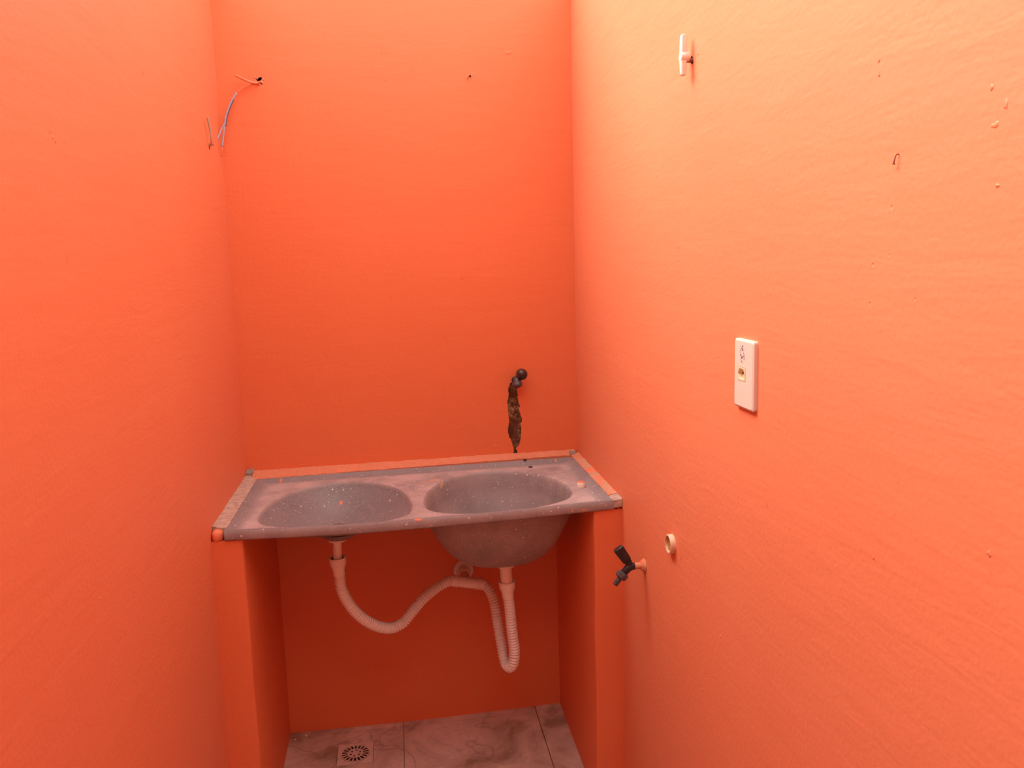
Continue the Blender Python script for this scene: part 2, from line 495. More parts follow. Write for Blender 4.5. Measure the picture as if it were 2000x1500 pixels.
for b in BOWLS:
    lp = []
    for k in range(NR):
        a = 2 * math.pi * k / NR
        ca, sa = math.cos(a), math.sin(a)
        e = 2 / b['ef'] if sa < 0 else 2 / 2.05
        x = b['c'][0] + b['a'] * math.copysign(abs(ca) ** e, ca)
        y = b['c'][1] + (b['b1'] if sa > 0 else b['b2']) * math.copysign(abs(sa) ** e, sa)
        lp.append(Vector((x, y)))
    b['loop'] = lp
NXE, NYE = 60, 26
outer = [Vector((SX0 + (SX1 - SX0) * k / NXE, SY0)) for k in range(NXE)] + [Vector((SX1, SY0 + (SY1 - SY0) * k / NYE)) for k in range(NYE)] \
      + [Vector((SX1 - (SX1 - SX0) * k / NXE, SY1)) for k in range(NXE)] + [Vector((SX0, SY1 - (SY1 - SY0) * k / NYE)) for k in range(NYE)]
grid = []
for i in range(1, 110):
    for j in range(1, 56):
        p = Vector((SX0 + (SX1 - SX0) * i / 110, SY0 + (SY1 - SY0) * j / 56))
        if any(in_poly(p, [b['c'] + (q - Vector(b['c'])) * 1.02 if False else Vector(b['c']) + (q - Vector(b['c'])) * 1.02 for q in b['loop']]) for b in BOWLS): continue
        grid.append(p)
v, f = cdt([outer] + [b['loop'] for b in BOWLS], grid)
bm = bmesh.new()
wear_tone = bm.verts.layers.float.new('wear_tone')
def wear_at(x, y):
    de = min(x - SX0, SX1 - x, y - SY0, SY1 - y)
    return sstep(0.02, 0.05, de) * 0.85 + 0.1
vs = []
for p in v:
    q = bm.verts.new((p.x, p.y, deck(p.x, p.y))); q[wear_tone] = wear_at(p.x, p.y); vs.append(q)
for tri in f:
    c = sum((v[k] for k in tri), Vector((0, 0))) / 3
    if any(in_poly(c, b['loop']) for b in BOWLS): continue
    bm.faces.new([vs[k] for k in tri])
idx = {}
def find(p):
    best = min(range(len(v)), key=lambda k: (v[k] - p).length_squared)
    return vs[best]
for b in BOWLS:
    rim = [find(p) for p in b['loop']]
    bx, by = b['bot']
    zr = sum(q.co.z for q in rim) / NR
    prev = rim
    steps = [(0.0, 0.985, 0.003), (0.0, 0.958, 0.010)]
    prof = []
    for s_, sc, dz in steps: prof.append((sc, dz, 1.0))
    K = 20
    for k in range(1, K + 1):
        an = math.radians(6 + (86.5 - 6) * k / K)
        s = 0.958 * math.cos(an) ** 0.92 * (1 - 0.06 * min(1, 4 * k / K))
        fr = math.sin(an)
        if b['cone']:
            s = 0.958 * (1 - (k / K) * 0.93)
            fr = 1 - (s / 0.958) ** b['cone']
        prof.append((s, 0.010 + (b['depth'] - 0.010) * fr, 1 - k / K))
    for sc, dz, keep in prof:
        ring = []
        w = min(1.0, max(0.0, (1 - sc) * 1.3))
        cx = b['c'][0] + (bx - b['c'][0]) * w; cy = b['c'][1] + (by - b['c'][1]) * w
        for q, p in zip(rim, b['loop']):
            nv = bm.verts.new((cx + (p.x - b['c'][0]) * sc, cy + (p.y - b['c'][1]) * sc, zr + (q.co.z - zr) * keep - dz))
            nv[wear_tone] = 0.55 if dz < 0.004 else (0.0 if b['cone'] else 0.42)  # left basin not lightened, right basin lightened evenly
            ring.append(nv)
        for k in range(NR):
            bm.faces.new((prev[k], prev[(k + 1) % NR], ring[(k + 1) % NR], ring[k]))
        prev = ring
    ctr = bm.verts.new((sum(q.co.x for q in prev) / NR, sum(q.co.y for q in prev) / NR, prev[0].co.z - 0.001))
    for k in range(NR): bm.faces.new((prev[k], prev[(k + 1) % NR], ctr))
    b['bottom'] = ctr.co.copy()
# fascia
ot = [find(p) for p in outer]
prev = ot
for dz, off in ((0.003, 0.002), (0.022, 0.0035), (0.025, 0.001)):
    ring = []
    for q in ot:
        d = Vector((0, 0, 0))
        if abs(q.co.y - SY0) < 1e-5: d.y -= off
        nv = bm.verts.new(q.co + d + Vector((0, 0, -dz))); nv[wear_tone] = 0.45; ring.append(nv)
    n = len(ot)
    for k in range(n): bm.faces.new((prev[k], prev[(k + 1) % n], ring[(k + 1) % n], ring[k]))
    prev = ring
for x in [x for x in bm.verts if not x.link_faces]: bm.verts.remove(x)
body = from_bm('sink_body', bm, M_MARBLE, sink, smooth=True, angle=48)
me = body.data
if me.polygons[0].normal.z < 0: me.flip_normals()
sol = body.modifiers.new('thickness', 'SOLIDIFY'); sol.thickness = 0.008; sol.offset = -1
sink_bvh = BVHTree.FromPolygons([x.co for x in me.vertices], [tuple(p.vertices) for p in me.polygons])

def strip(name, quad, h, mat, seed, amp=0.003, nu=30, nv=5, parent=sink, label=None):
    """lumpy mortar bead: quad = 4 corners (x,y,z) of its top, h = depth below."""
    a, b, c, d = [Vector(q) for q in quad]
    bm = bmesh.new()
    g = []
    for i in range(nu + 1):
        row = []
        for j in range(nv + 1):
            u, w = i / nu, j / nv
            p = a.lerp(b, u).lerp(d.lerp(c, u), w)
            q = p * 55 + Vector((seed, 0, 0))
            p.z += noise.noise(q) * amp
            if j == nv or i in (0, nu): p.x += noise.noise(q + Vector((3, 7, 1))) * amp * 0.8; p.y += noise.noise(q + Vector((8, 1, 5))) * amp * 0.8
            row.append(bm.verts.new(p))
        g.append(row)
    for i in range(nu):
        for j in range(nv): bm.faces.new((g[i][j], g[i + 1][j], g[i + 1][j + 1], g[i][j + 1]))
    ge = bmesh.ops.extrude_face_region(bm, geom=list(bm.faces))
    for x in ge['geom']:
        if isinstance(x, bmesh.types.BMVert): x.co.z -= h
    o = from_bm(name, bm, mat, parent, smooth=True, angle=40)
    if label: o['label'] = label
    return o
zl = 0.861; zr_ = 0.8715
e = 0.0005
strip('mortar_strip', [(e, -0.508, zl + .002), (e, -0.006, zl + .004), (0.036, -0.042, zl - .002), (0.037, -0.515, zl - .001)], 0.026, M_MORTAR, 1.0, 0.003, label='rough beige cement mortar')
strip('mortar_strip', [(W - e, -0.486, zr_ + .001), (W - e, -0.004, zr_ + .002), (1.006, -0.020, zr_ - .003), (1.006, -0.490, zr_ - .002)], 0.022, M_MORTAR_O, 5.0, 0.0026, label='paint washed mortar')
strip('mortar_strip', [(W - e, -0.535, zr_ - .001), (W - e, -0.488, zr_ + .001), (1.007, -0.492, zr_ - .002), (1.0045, -0.534, zr_ - .004)], 0.02, M_MORTAR, 9.0, 0.0022, 8, 4, label='bare grey mortar')
strip('mortar_strip', [(0.02, -e, 0.874), (W - 0.012, -e, 0.882), (W - 0.012, -0.020, 0.868), (0.02, -0.047, 0.8595)], 0.022, M_BEAD, 3.0, 0.0022, 80, 6, label='orange painted mortar bead')
for cx, wv in ((0.012, 0.022), (W - 0.020, 0.020)):
    strip('mortar_strip', [(max(e, cx - wv / 2), -e, 0.880), (cx + wv / 2, -e, 0.881), (cx + wv / 2, -0.018, 0.872), (max(e, cx - wv / 2), -0.02, 0.872)], 0.012, M_MORTAR_G, 7 + cx, 0.002, 8, 3, label='bare grey mortar')
# lumps of painted mortar closing the front ends
for (x0, x1, za, zb, sd) in ((e, 0.030, 0.828, 0.856, 2.0), (1.012, W - e, 0.842, 0.868, 4.0)):
    bm = box_bm(x0, x1, -0.533, -0.47, za, zb, 0.011, 3)
    for q in bm.verts:
        q.co += Vector([noise.noise(q.co * 60 + Vector((sd, k, 0))) for k in (0, 5, 9)]) * 0.003
        q.co.x = min(max(q.co.x, e), W - e)
    o = from_bm('mortar_lump', bm, M_ORANGE, sink, smooth=True); o['label'] = 'orange painted mortar lump'
# broken front right corner
bm = box_bm(1.0045, 1.0135, -0.5335, -0.48, 0.847, 0.866, 0.002, 1)
o = from_bm('broken_corner', bm, M_DKGREY, sink); o['label'] = 'dark broken corner'

# boss under the shallow left basin that carries its drain
bl_ = BOWLS[0]['bottom']
o = from_bm('drain_boss', lathe_bm(bl_ - Vector((0, 0, 0.006)), (0, 0, -1), [(0, 0), (0, 0.062), (0.008, 0.056), (0.018, 0.040), (0.024, 0.026), (0.025, 0)], 32), M_MARBLE, sink, smooth=True, angle=50)
# drain strainers in the basins
for b in BOWLS:
    c = b['bottom'] + Vector((0, 0, 0.001))
    bm = lathe_bm(c, (0, 0, 1), [(0.0, 0.0), (0.0, 0.026), (0.003, 0.027), (0.0045, 0.024), (0.003, 0.019), (0.0035, 0.0)], 24)
    from_bm('drain_strainer', bm, M_DKGREY, sink, smooth=True, angle=40)

def splash(px, w, h, mat, seed, name='paint_splash', lift=0.0006, jag=0.5, n=14, ang=0.0):
    """a flat blob of paint laid on the sink where this pixel's ray meets it; w, h in metres on the surface."""
    hit, nor, *_ = sink_bvh.ray_cast(CAM, ray(px).normalized())
    if hit is None: return
    if nor.dot(ray(px)) > 0: nor = -nor
    a = Vector((1, 0, 0)); a = (a - nor * a.dot(nor)).normalized(); b_ = nor.cross(a)
    a, b_ = a * math.cos(ang) + b_ * math.sin(ang), b_ * math.cos(ang) - a * math.sin(ang)
    bm = bmesh.new()
    top, low = [], []
    for k in range(n):
        t = 2 * math.pi * k / n
        rr = 1 + jag * noise.noise(Vector((math.cos(t) * 1.5 + seed, math.sin(t) * 1.5, seed * 2.3)))
        p = hit + a * (w / 2 * rr * math.cos(t)) + b_ * (h / 2 * rr * math.sin(t))
        h2, n2, *_ = sink_bvh.find_nearest(p)
        if n2.dot(nor) < 0: n2 = -n2
        top.append(bm.verts.new(h2 + n2 * lift)); low.append(bm.verts.new(h2 - n2 * 0.001))
    h2, n2, *_ = sink_bvh.find_nearest(hit)
    ctr = bm.verts.new(hit + nor * lift * 1.6)
    for k in range(n):
        bm.faces.new((top[k], top[(k + 1) % n], ctr))
        bm.faces.new((low[k], low[(k + 1) % n], top[(k + 1) % n], top[k]))
    from_bm(name, bm, mat, sink, smooth=True, angle=50)
for i, (px, w, h) in enumerate([((549, 940), 0.009, 0.022), ((666, 982), 0.008, 0.014), ((1085, 899), 0.006, 0.014), ((1120, 931), 0.005, 0.008),
                                ((817, 1014), 0.018, 0.008), ((1117, 999), 0.006, 0.003), ((1141, 996), 0.014, 0.003), ((1074, 980), 0.003, 0.007), ((1122, 961), 0.003, 0.005)]):
    splash(px, w, h, M_ORANGE, i * 3.7)
for i, (px, w, h, an) in enumerate([((848, 938), 0.040, 0.022, 0.3), ((863, 948), 0.012, 0.03, 0), ((830, 942), 0.03, 0.01, 0.2)]):
    splash(px, w, h, M_SMEAR, 40 + i * 2.9, 'plaster_smear', 0.0004, 1.2, 20, an)
splash((1012, 1032), 0.018, 0.024, M_ORANGE, 77.0, 'paint_splash', 0.0006, 0.5)

# ------------------------------------------------------------------ small things lying on the sink
pc, _, *_ = sink_bvh.ray_cast(CAM, ray((1135, 952)).normalized())
plug = empty('round_plug', pc, 'small pale round plug with an orange top standing on the sink deck', 'plug')
from_bm('plug_body', lathe_bm(pc - Vector((0, 0, 0.001)), (0, 0, 1), [(0, 0), (0, 0.0108), (0.002, 0.0118), (0.014, 0.0112), (0.0165, 0.0098), (0.0165, 0)], 24), M_CREAM, plug, smooth=True, angle=40)
from_bm('plug_top', lathe_bm(pc + Vector((0, 0, 0.0154)), (0, 0, 1), [(0, 0), (0, 0.0098), (0.0012, 0.0092), (0.0018, 0)], 24), M_ORANGE, plug, smooth=True, angle=40)
for px, s, lab in (((1036, 913), 0.0065, 'black crumb lying on the sink deck behind the right basin'), ((1025, 899), 0.0055, 'black crumb at the back edge of the sink below the damp streak')):
    hit, *_ = sink_bvh.ray_cast(CAM, ray(px).normalized())
    if hit is None: hit = onz(px, 0.866)
    bm = bmesh.new(); bmesh.ops.create_icosphere(bm, subdivisions=2, radius=s)
    for q in bm.verts:
        q.co *= 1 + 0.5 * noise.noise(q.co * 220 + Vector((s * 900, 0, 0)))
        q.co.z *= 0.45
        q.co += hit + Vector((0, 0, s * 0.33))
    tag(from_bm('debris_crumb', bm, M_CHIP), lab, 'crumb', 'black crumbs on the sink')

# ------------------------------------------------------------------ drain siphon below the basins
YD = -0.275
YT = -0.105
siphon = empty('drain_siphon', ony((912, 1137), 0), 'ivory corrugated double drain siphon hanging below both basins', 'drain pipe')
def hose(pxs, ys_, name='corrugated_hose'):
    pts = [ony(q, y) for q, y in zip(pxs, ys_)]
    path, L = catmull(pts, 0.0014)
    pitch = 0.0086
    rs = []
    for i in range(len(path)):
        s = i * L / (len(path) - 1)
        c = 0.5 + 0.5 * math.cos(2 * math.pi * s / pitch)
        rs.append(0.0128 + 0.0040 * c ** 0.8)
    return from_bm(name, sweep_bm(path, rs, 18), M_HOSE, siphon, smooth=True)
def fittings(x_px, top_z, pipe_r, nut_px, y, sleeve_px):
    n = ony(nut_px, y); s = ony(sleeve_px, y)
    c = Vector((n.x, y, 0))
    b = ony(x_px, y)
    ax = Vector((b.x, y, top_z))
    # flange under the basin
    from_bm('drain_flange', lathe_bm(ax, (0, 0, -1), [(-0.003, 0), (-0.003, pipe_r + 0.012), (0.001, pipe_r + 0.0125), (0.004, pipe_r + 0.010), (0.004, 0)], 28), M_PVC, siphon, smooth=True, angle=35)
    from_bm('tailpiece', sweep_bm([ax, ax.lerp(Vector((n.x, y, n.z)), 0.5), Vector((n.x, y, n.z - 0.012))], pipe_r, 24), M_PVC, siphon, smooth=True, angle=40)
    top = Vector((n.x, y, n.z))
    d = (Vector((s.x, y, s.z)) - top); L = d.length
    from_bm('rubber_seal', lathe_bm(top, d, [(0.004, pipe_r), (0.004, 0.0192), (0.009, 0.0192), (0.009, pipe_r)], 24, closed=True), M_RUBBER, siphon, smooth=True, angle=40)
    from_bm('slip_nut', lathe_bm(top, d, [(0.012, 0.0192), (-0.001, 0.0195), (-0.001, 0.0240), (0.002, 0.0248), (0.004, 0.0236), (0.006, 0.0238), (0.020, 0.0232), (0.026, 0.0195), (0.038, 0.0168), (L + 0.004, 0.0166), (L + 0.004, 0.0)], 28), M_PVC, siphon, smooth=True, angle=35)
bl, br = BOWLS[0]['bottom'], BOWLS[1]['bottom']
fittings((659, 1058), bl.z - 0.032, 0.0128, (659, 1089), YD, (662, 1119))
fittings((987, 1106), br.z - 0.010, 0.0175, (990, 1136), YD, (992, 1164))
hose([(662, 1117), (664, 1130), (666, 1147), (678, 1174), (699, 1200), (729, 1220), (761, 1227), (786, 1217), (805, 1195), (825, 1171), (851, 1149), (874, 1136), (885, 1134)],
     [YD, YD, YD, YD + .005, YD + .015, YD + .035, YD + .06, YD + .08, YD + .10, YD + .125, YD + .15, YT - .005, YT])
hose([(940, 1140), (948, 1144), (957, 1155), (966, 1179), (971, 1211), (977, 1246), (983, 1279), (988, 1296), (996, 1303), (1003, 1293), (1004.5, 1268), (1000, 1234), (995.6, 1188), (992, 1162)],
     [YT, YT - .003, YT - .012, YT - .03, YT - .055, YT - .08, YT - .11, YT - .13, YD + .015, YD + .002, YD, YD, YD, YD])
ta, tb = ony((882, 1134), YT), ony((945, 1141), YT)
tax = tb - ta
Lt = tax.length
from_bm('tee_pipe', lathe_bm(ta, tax, [(0, 0), (0, 0.0178), (0.014, 0.0178), (0.016, 0.0190), (0.019, 0.0190), (0.021, 0.0172), (Lt - 0.021, 0.0172), (Lt - 0.019, 0.0190), (Lt - 0.016, 0.0190), (Lt - 0.014, 0.0178), (Lt, 0.0178), (Lt, 0)], 28), M_PVC, siphon, smooth=True, angle=35)
tm = ta.lerp(tb, 0.42)
wp = ony((905, 1112), 0)
wp.y = 0
from_bm('wall_branch', lathe_bm(wp, tm - wp, [(0.001, 0), (0.001, 0.0165), (0.03, 0.0165), (0.031, 0.0205), (0.05, 0.0205), (0.052, 0.0165), ((tm - wp).length, 0.0165), ((tm - wp).length, 0)], 28), M_PVC, siphon, smooth=True, angle=35)
from_bm('wall_collar', lathe_bm(wp, (0, -1, 0), [(-0.004, 0.0), (-0.004, 0.0315), (0.012, 0.0315), (0.0145, 0.0295), (0.0145, 0.0245), (0.004, 0.0235), (0.004, 0)], 32), M_PVC, siphon, smooth=True, angle=35)

# ------------------------------------------------------------------ floor drain
dz0 = -0.0005
grate = empty('floor_drain', (drain_c[0], drain_c[1], dz0), 'square plastic floor drain with a round slotted grate, set in the floor tiles', 'floor drain')
def flat_with_holes(outer, holes, z0, z1):
    v, f = cdt([outer] + holes)
    bm = bmesh.new()
    vs = [bm.verts.new((p.x, p.y, z1)) for p in v]
    for tri in f:
        c = sum((v[k] for k in tri), Vector((0, 0))) / 3
        if any(in_poly(c, h) for h in holes): continue
        bm.faces.new([vs[k] for k in tri])
    for x in [x for x in bm.verts if not x.link_faces]: bm.verts.remove(x)
    ge = bmesh.ops.extrude_face_region(bm, geom=list(bm.faces))
    for g in ge['geom']:
        if isinstance(g, bmesh.types.BMVert): g.co.z = z0
    return bm
DX, DY = drain_c
sq = [Vector((DX + a * (DS - .002), DY + b * (DS - .002))) for a, b in ((-1, -1), (1, -1), (1, 1), (-1, 1))]
circ = disc_loop(drain_c, 0.0445, 48)
from_bm('drain_frame', flat_with_holes(sq, [circ], -0.006, 0.0005), M_GRATE, grate)
slots = []
for k in range(18):
    a = 2 * math.pi * (k + 0.5) / 18
    d = 2 * math.pi / 18 * 0.33
    r1, r2 = 0.0235, 0.0412
    slots.append([Vector((DX + r * math.cos(a + s), DY + r * math.sin(a + s))) for r, s in ((r1, -d * 0.95), (r2, -d), (r2, d), (r1, d * 0.95))])
for k in range(6):
    a = 2 * math.pi * (k + 0.3) / 6
    slots.append([Vector((DX + r * math.cos(a + s), DY + r * math.sin(a + s))) for r, s in ((0.0115, -0.26), (0.0185, -0.26), (0.0185, 0.26), (0.0115, 0.26))])
from_bm('drain_grate', flat_with_holes(disc_loop(drain_c, 0.0437, 48), slots, 0.0008, 0.0022), M_GRATE, grate)
from_bm('drain_shade_disc', lathe_bm((DX, DY, -0.0045), (0, 0, -1), [(0, 0.0445), (0.001, 0.0445), (0.0014, 0)], 32), M_CHIP, grate)  # black disc stands in for the shade deep in the drain

# ------------------------------------------------------------------ power socket on the right wall
pa, pb_ = onx((1437, 660), W), onx((1480, 802), W)
sy, sz = -1.296, 1.3005
sock = empty('power_socket', (W, sy, sz), 'cream power socket plate with a faded stamp on the right wall', 'power socket')
HW, HH, TH = 0.0370, 0.0564, 0.0078
def wall_plate(hw, hh, th, hole):
    """plate lying on x = W, with a square opening."""
    outer = []
    rr = 0.004
    for cy, cz, a0 in ((hw - rr, hh - rr, 0), (-hw + rr, hh - rr, 90), (-hw + rr, -hh + rr, 180), (hw - rr, -hh + rr, 270)):
        for k in range(5):
            a = math.radians(a0 + 90 * k / 4)
            outer.append(Vector((cy + rr * math.cos(a), cz + rr * math.sin(a))))
    inner = [Vector(((q.x) * (hw - .003) / hw, q.y * (hh - .003) / hh)) for q in outer]
    v, f = cdt([inner, hole])
    bm = bmesh.new()
    P = lambda p, h: Vector((W - h, sy + p[0], sz + p[1]))
    vs = [bm.verts.new(P(p, th)) for p in v]
    for tri in f:
        c = sum((v[k] for k in tri), Vector((0, 0))) / 3
        if in_poly(c, hole): continue
        bm.faces.new([vs[k] for k in tri])
    n = len(outer)
    A = [bm.verts.new(P(p, th)) for p in inner]; B = [bm.verts.new(P(p, th - .002)) for p in outer]; C = [bm.verts.new(P(p, -0.001)) for p in outer]
    for k in range(n):
        k2 = (k + 1) % n
        bm.faces.new((A[k], A[k2], B[k2], B[k])); bm.faces.new((B[k], B[k2], C[k2], C[k]))
    H1 = [bm.verts.new(P(p, th)) for p in hole]; H2 = [bm.verts.new(P(p, 0)) for p in hole]
    for k in range(len(hole)): bm.faces.new((H1[k], H1[(k + 1) % len(hole)], H2[(k + 1) % len(hole)], H2[k]))
    for x in [x for x in bm.verts if not x.link_faces]: bm.verts.remove(x)
    bmesh.ops.remove_doubles(bm, verts=bm.verts, dist=1e-6)
    return bm
S = 0.0115
oy = 0.007     # the module sits a little towards the sink
mh = [Vector((oy - S * 1.35, -S)), Vector((oy + S * 1.35, -S)), Vector((oy + S * 1.35, S)), Vector((oy - S * 1.35, S))]
from_bm('cover_plate', wall_plate(HW, HH, TH, mh), M_PLATE, sock)
# module: frame with a hexagonal well and three pin holes
mo = [Vector((oy + a * (S * 1.35 - .0006), b * (S - .0006))) for a, b in ((-1, -1), (1, -1), (1, 1), (-1, 1))]
hexa = [Vector((oy + a * 1.35, b)) for a, b in ((-0.0105, 0), (-0.0055, -0.0085), (0.0055, -0.0085), (0.0105, 0), (0.0055, 0.0085), (-0.0055, 0.0085))]
v, f = cdt([mo, hexa])
bm = bmesh.new()
P = lambda p, h: Vector((W - h, sy + p[0], sz + p[1]))
vs = [bm.verts.new(P(p, TH + 0.0006)) for p in v]
for tri in f:
    c = sum((v[k] for k in tri), Vector((0, 0))) / 3
    if in_poly(c, hexa): continue
    bm.faces.new([vs[k] for k in tri])
A = [bm.verts.new(P(p, TH + 0.0006)) for p in mo]; B = [bm.verts.new(P(p, 0)) for p in mo]
for k in range(4): bm.faces.new((A[k], A[(k + 1) % 4], B[(k + 1) % 4], B[k]))
A = [bm.verts.new(P(p, TH + 0.0006)) for p in hexa]; B = [bm.verts.new(P(Vector((oy, 0)) + (p - Vector((oy, 0))) * 0.93, 0.0015)) for p in hexa]
for k in range(6): bm.faces.new((A[k], A[(k + 1) % 6], B[(k + 1) % 6], B[k]))
bm.faces.new(B)
for x in [x for x in bm.verts if not x.link_faces]: bm.verts.remove(x)
mod = from_bm('socket_module', bm, M_SOCKET, sock)
for a, b in ((-0.0075, 0.0), (0.0, -0.003), (0.0075, 0.0)):
    from_bm('pin_hole', lathe_bm(P((oy + a, b), 0.0012), (-1, 0, 0), [(0, 0), (0, 0.0022), (0.0006, 0.0022), (0.0006, 0)], 12), M_HOLE, mod)
# faded, unreadable oval stamp in the upper half
rs = random.Random(3)
bm = bmesh.new()
for k in range(46):
    a = rs.uniform(0, 2 * math.pi); rr = rs.choice([1.0, 1.0, 0.72, 0.5]) * rs.uniform(0.85, 1.05)
    cy, cz = 0.004 + 0.0088 * rr * math.cos(a), 0.033 + 0.0135 * rr * math.sin(a)
    w_, h_ = rs.uniform(0.0005, 0.0016), rs.uniform(0.0004, 0.0012)
    q = [bm.verts.new(P((cy + i * w_, cz + j * h_ + i * rs.uniform(-.0005, .0005)), TH + 0.00025)) for i, j in ((-1, -1), (1, -1), (1, 1), (-1, 1))]
    bm.faces.new(q)
st = from_bm('faded_stamp', bm, M_INK, sock); st['label'] = 'worn violet ink stamp'

# ------------------------------------------------------------------ black tap on the right wall
tw = onx((1259, 1104), W)
tap = empty('garden_tap', tw, 'black plastic lever tap with a hose nozzle on the right wall', 'tap')
X = Vector((-1, 0, 0)); Z = Vector((0, 0, 1)); Y = Vector((0, -1, 0))
from_bm('wall_flange', lathe_bm(tw, X, [(-0.002, 0), (-0.002, 0.0150), (0.002, 0.0158), (0.004, 0.0145), (0.0055, 0.012), (0.0060, 0.0135), (0.0085, 0.0125), (0.0095, 0.008), (0.0095, 0)], 24), M_MORTAR_O, tap, smooth=True, angle=35)
from_bm('threaded_pipe', lathe_bm(tw, X, [(0.004, 0), (0.004, 0.0078), (0.030, 0.0075), (0.030, 0)], 20), M_MORTAR_O, tap, smooth=True, angle=40)
j = tw + X * 0.034
bd = bmesh.new()
sweep_bm([tw + X * 0.025, tw + X * 0.030, j, j + X * 0.006 - Z * 0.003, j + X * 0.014 - Z * 0.011, j + X * 0.020 - Z * 0.018], [0.0085, 0.009, 0.0098, 0.0098, 0.0088, 0.0082], 18, bm=bd)
lathe_bm(j + X * 0.001, X * 0.45 + Z, [(0, 0.0), (0.0, 0.008), (0.010, 0.0085), (0.014, 0.0075), (0.014, 0)], 18, bm=bd)
from_bm('tap_body', bd, M_BLACK, tap, smooth=True, angle=40)
nd = (X * 0.62 - Z * 0.78).normalized()
ns = j + X * 0.014 - Z * 0.011
from_bm('collar_nut', lathe_bm(ns, nd, [(0.004, 0.007), (0.004, 0.012), (0.007, 0.0150), (0.017, 0.0150), (0.020, 0.012), (0.021, 0.006)], 8), M_DKGREY, tap, smooth=True, angle=25)
from_bm('hose_nozzle', lathe_bm(ns, nd, [(0.018, 0), (0.018, 0.0068), (0.028, 0.0064), (0.029, 0.0075), (0.032, 0.0062), (0.033, 0.0075), (0.036, 0.0062), (0.037, 0.0072), (0.041, 0.006), (0.041, 0.0035), (0.034, 0.0035), (0.034, 0)], 18), M_DKGREY, tap, smooth=True, angle=35)
# lever: flat paddle rising outwards
ld = (X * 0.56 + Z * 0.83).normalized(); ln = X.cross(ld).normalized(); lw = ld.cross(ln).normalized()
ls = j + X * 0.003 + Z * 0.006
bm = bmesh.new()
prof = [(0.0, 0.0070, 0.0055), (0.010, 0.0085, 0.0065), (0.014, 0.0105, 0.0078), (0.045, 0.0125, 0.0088), (0.0495, 0.0120, 0.0084), (0.051, 0.0100, 0.0065)]
rings = []
for d, hw_, ht in prof:
    rings.append([bm.verts.new(ls + ld * d + ln * (hw_ * 0.62 * a) + lw * (ht * b * 1.45)) for a, b in ((-1, -.6), (-.6, -1), (.6, -1), (1, -.6), (1, .6), (.6, 1), (-.6, 1), (-1, .6))])
for r1, r2 in zip(rings, rings[1:]):
    for k in range(8): bm.faces.new((r1[k], r1[(k + 1) % 8], r2[(k + 1) % 8], r2[k]))
bm.faces.new(rings[0]); bm.faces.new(rings[-1])
from_bm('lever_handle', bm, M_BLACK, tap, smooth=True, angle=35)

# ------------------------------------------------------------------ capped pipe end on the right wall
pw = onx((1314, 1062), W)
stub = empty('pipe_stub', pw, 'short open cream pipe end with a yellowish plug beside the black tap', 'pipe')
from_bm('pipe_ring', lathe_bm(pw, X, [(-0.004, 0.0175), (-0.004, 0.0205), (0.010, 0.0208), (0.0112, 0.0200), (0.0112, 0.0178), (0.003, 0.0175)], 36, closed=True), M_PIPE, stub, smooth=True, angle=35)
bm = bmesh.new()
n_ = 20
rings = []
for r in (0.0178, 0.013, 0.008, 0.003):
    rings.append([bm.verts.new(pw + X * (0.0055 + 0.0025 * noise.noise(Vector((r * 300, k, 2)))) + Vector((0, math.cos(2 * math.pi * k / n_) * r, math.sin(2 * math.pi * k / n_) * r))) for k in range(n_)])
for r1, r2 in zip(rings, rings[1:]):
    for k in range(n_): bm.faces.new((r1[k], r1[(k + 1) % n_], r2[(k + 1) % n_], r2[k]))
bm.faces.new(rings[-1])
from_bm('pipe_plug', bm, M_YELLOW, stub)

# ------------------------------------------------------------------ cream valve handle high on the right wall
vw = onx((1351, 118), W)
valve = empty('valve_handle', vw, 'cream plastic butterfly valve handle sticking out high on the right wall', 'valve')
from_bm('valve_stem', lathe_bm(vw, X, [(-0.02, 0), (-0.02, 0.0042), (0.010, 0.0042), (0.010, 0)], 16), M_RUST, valve, smooth=True, angle=40)
hv = vw + X * 0.0165 + Vector((0, 0, 0.009))
from_bm('handle_hub', lathe_bm(vw + X * 0.006 + Vector((0, 0, 0.006)), X, [(0, 0), (0, 0.0085), (0.002, 0.0095), (0.014, 0.0095), (0.016, 0.0085), (0.016, 0)], 24), M_PLATE, valve, smooth=True, angle=35)
for s in (1, -1):
    bm = bmesh.new()
    rings = []
    for d, wy, tx in ((0.0, 0.0068, 0.0055), (0.012, 0.0064, 0.0054), (0.032, 0.0058, 0.0046), (0.0350, 0.0052, 0.0040), (0.0360, 0.0040, 0.0030)):
        c = hv + Vector((0, 0, s * d))
        rings.append([bm.verts.new(c + Vector((tx * a, wy * b, 0))) for a, b in ((-1, -.7), (-.7, -1), (.7, -1), (1, -.7), (1, .7), (.7, 1), (-.7, 1), (-1, .7))])
    for r1, r2 in zip(rings, rings[1:]):
        for k in range(8): bm.faces.new((r1[k], r1[(k + 1) % 8], r2[(k + 1) % 8], r2[k]))
    bm.faces.new(rings[0]); bm.faces.new(rings[-1])
    from_bm('handle_wing', bm, M_PLATE, valve, smooth=True, angle=35)

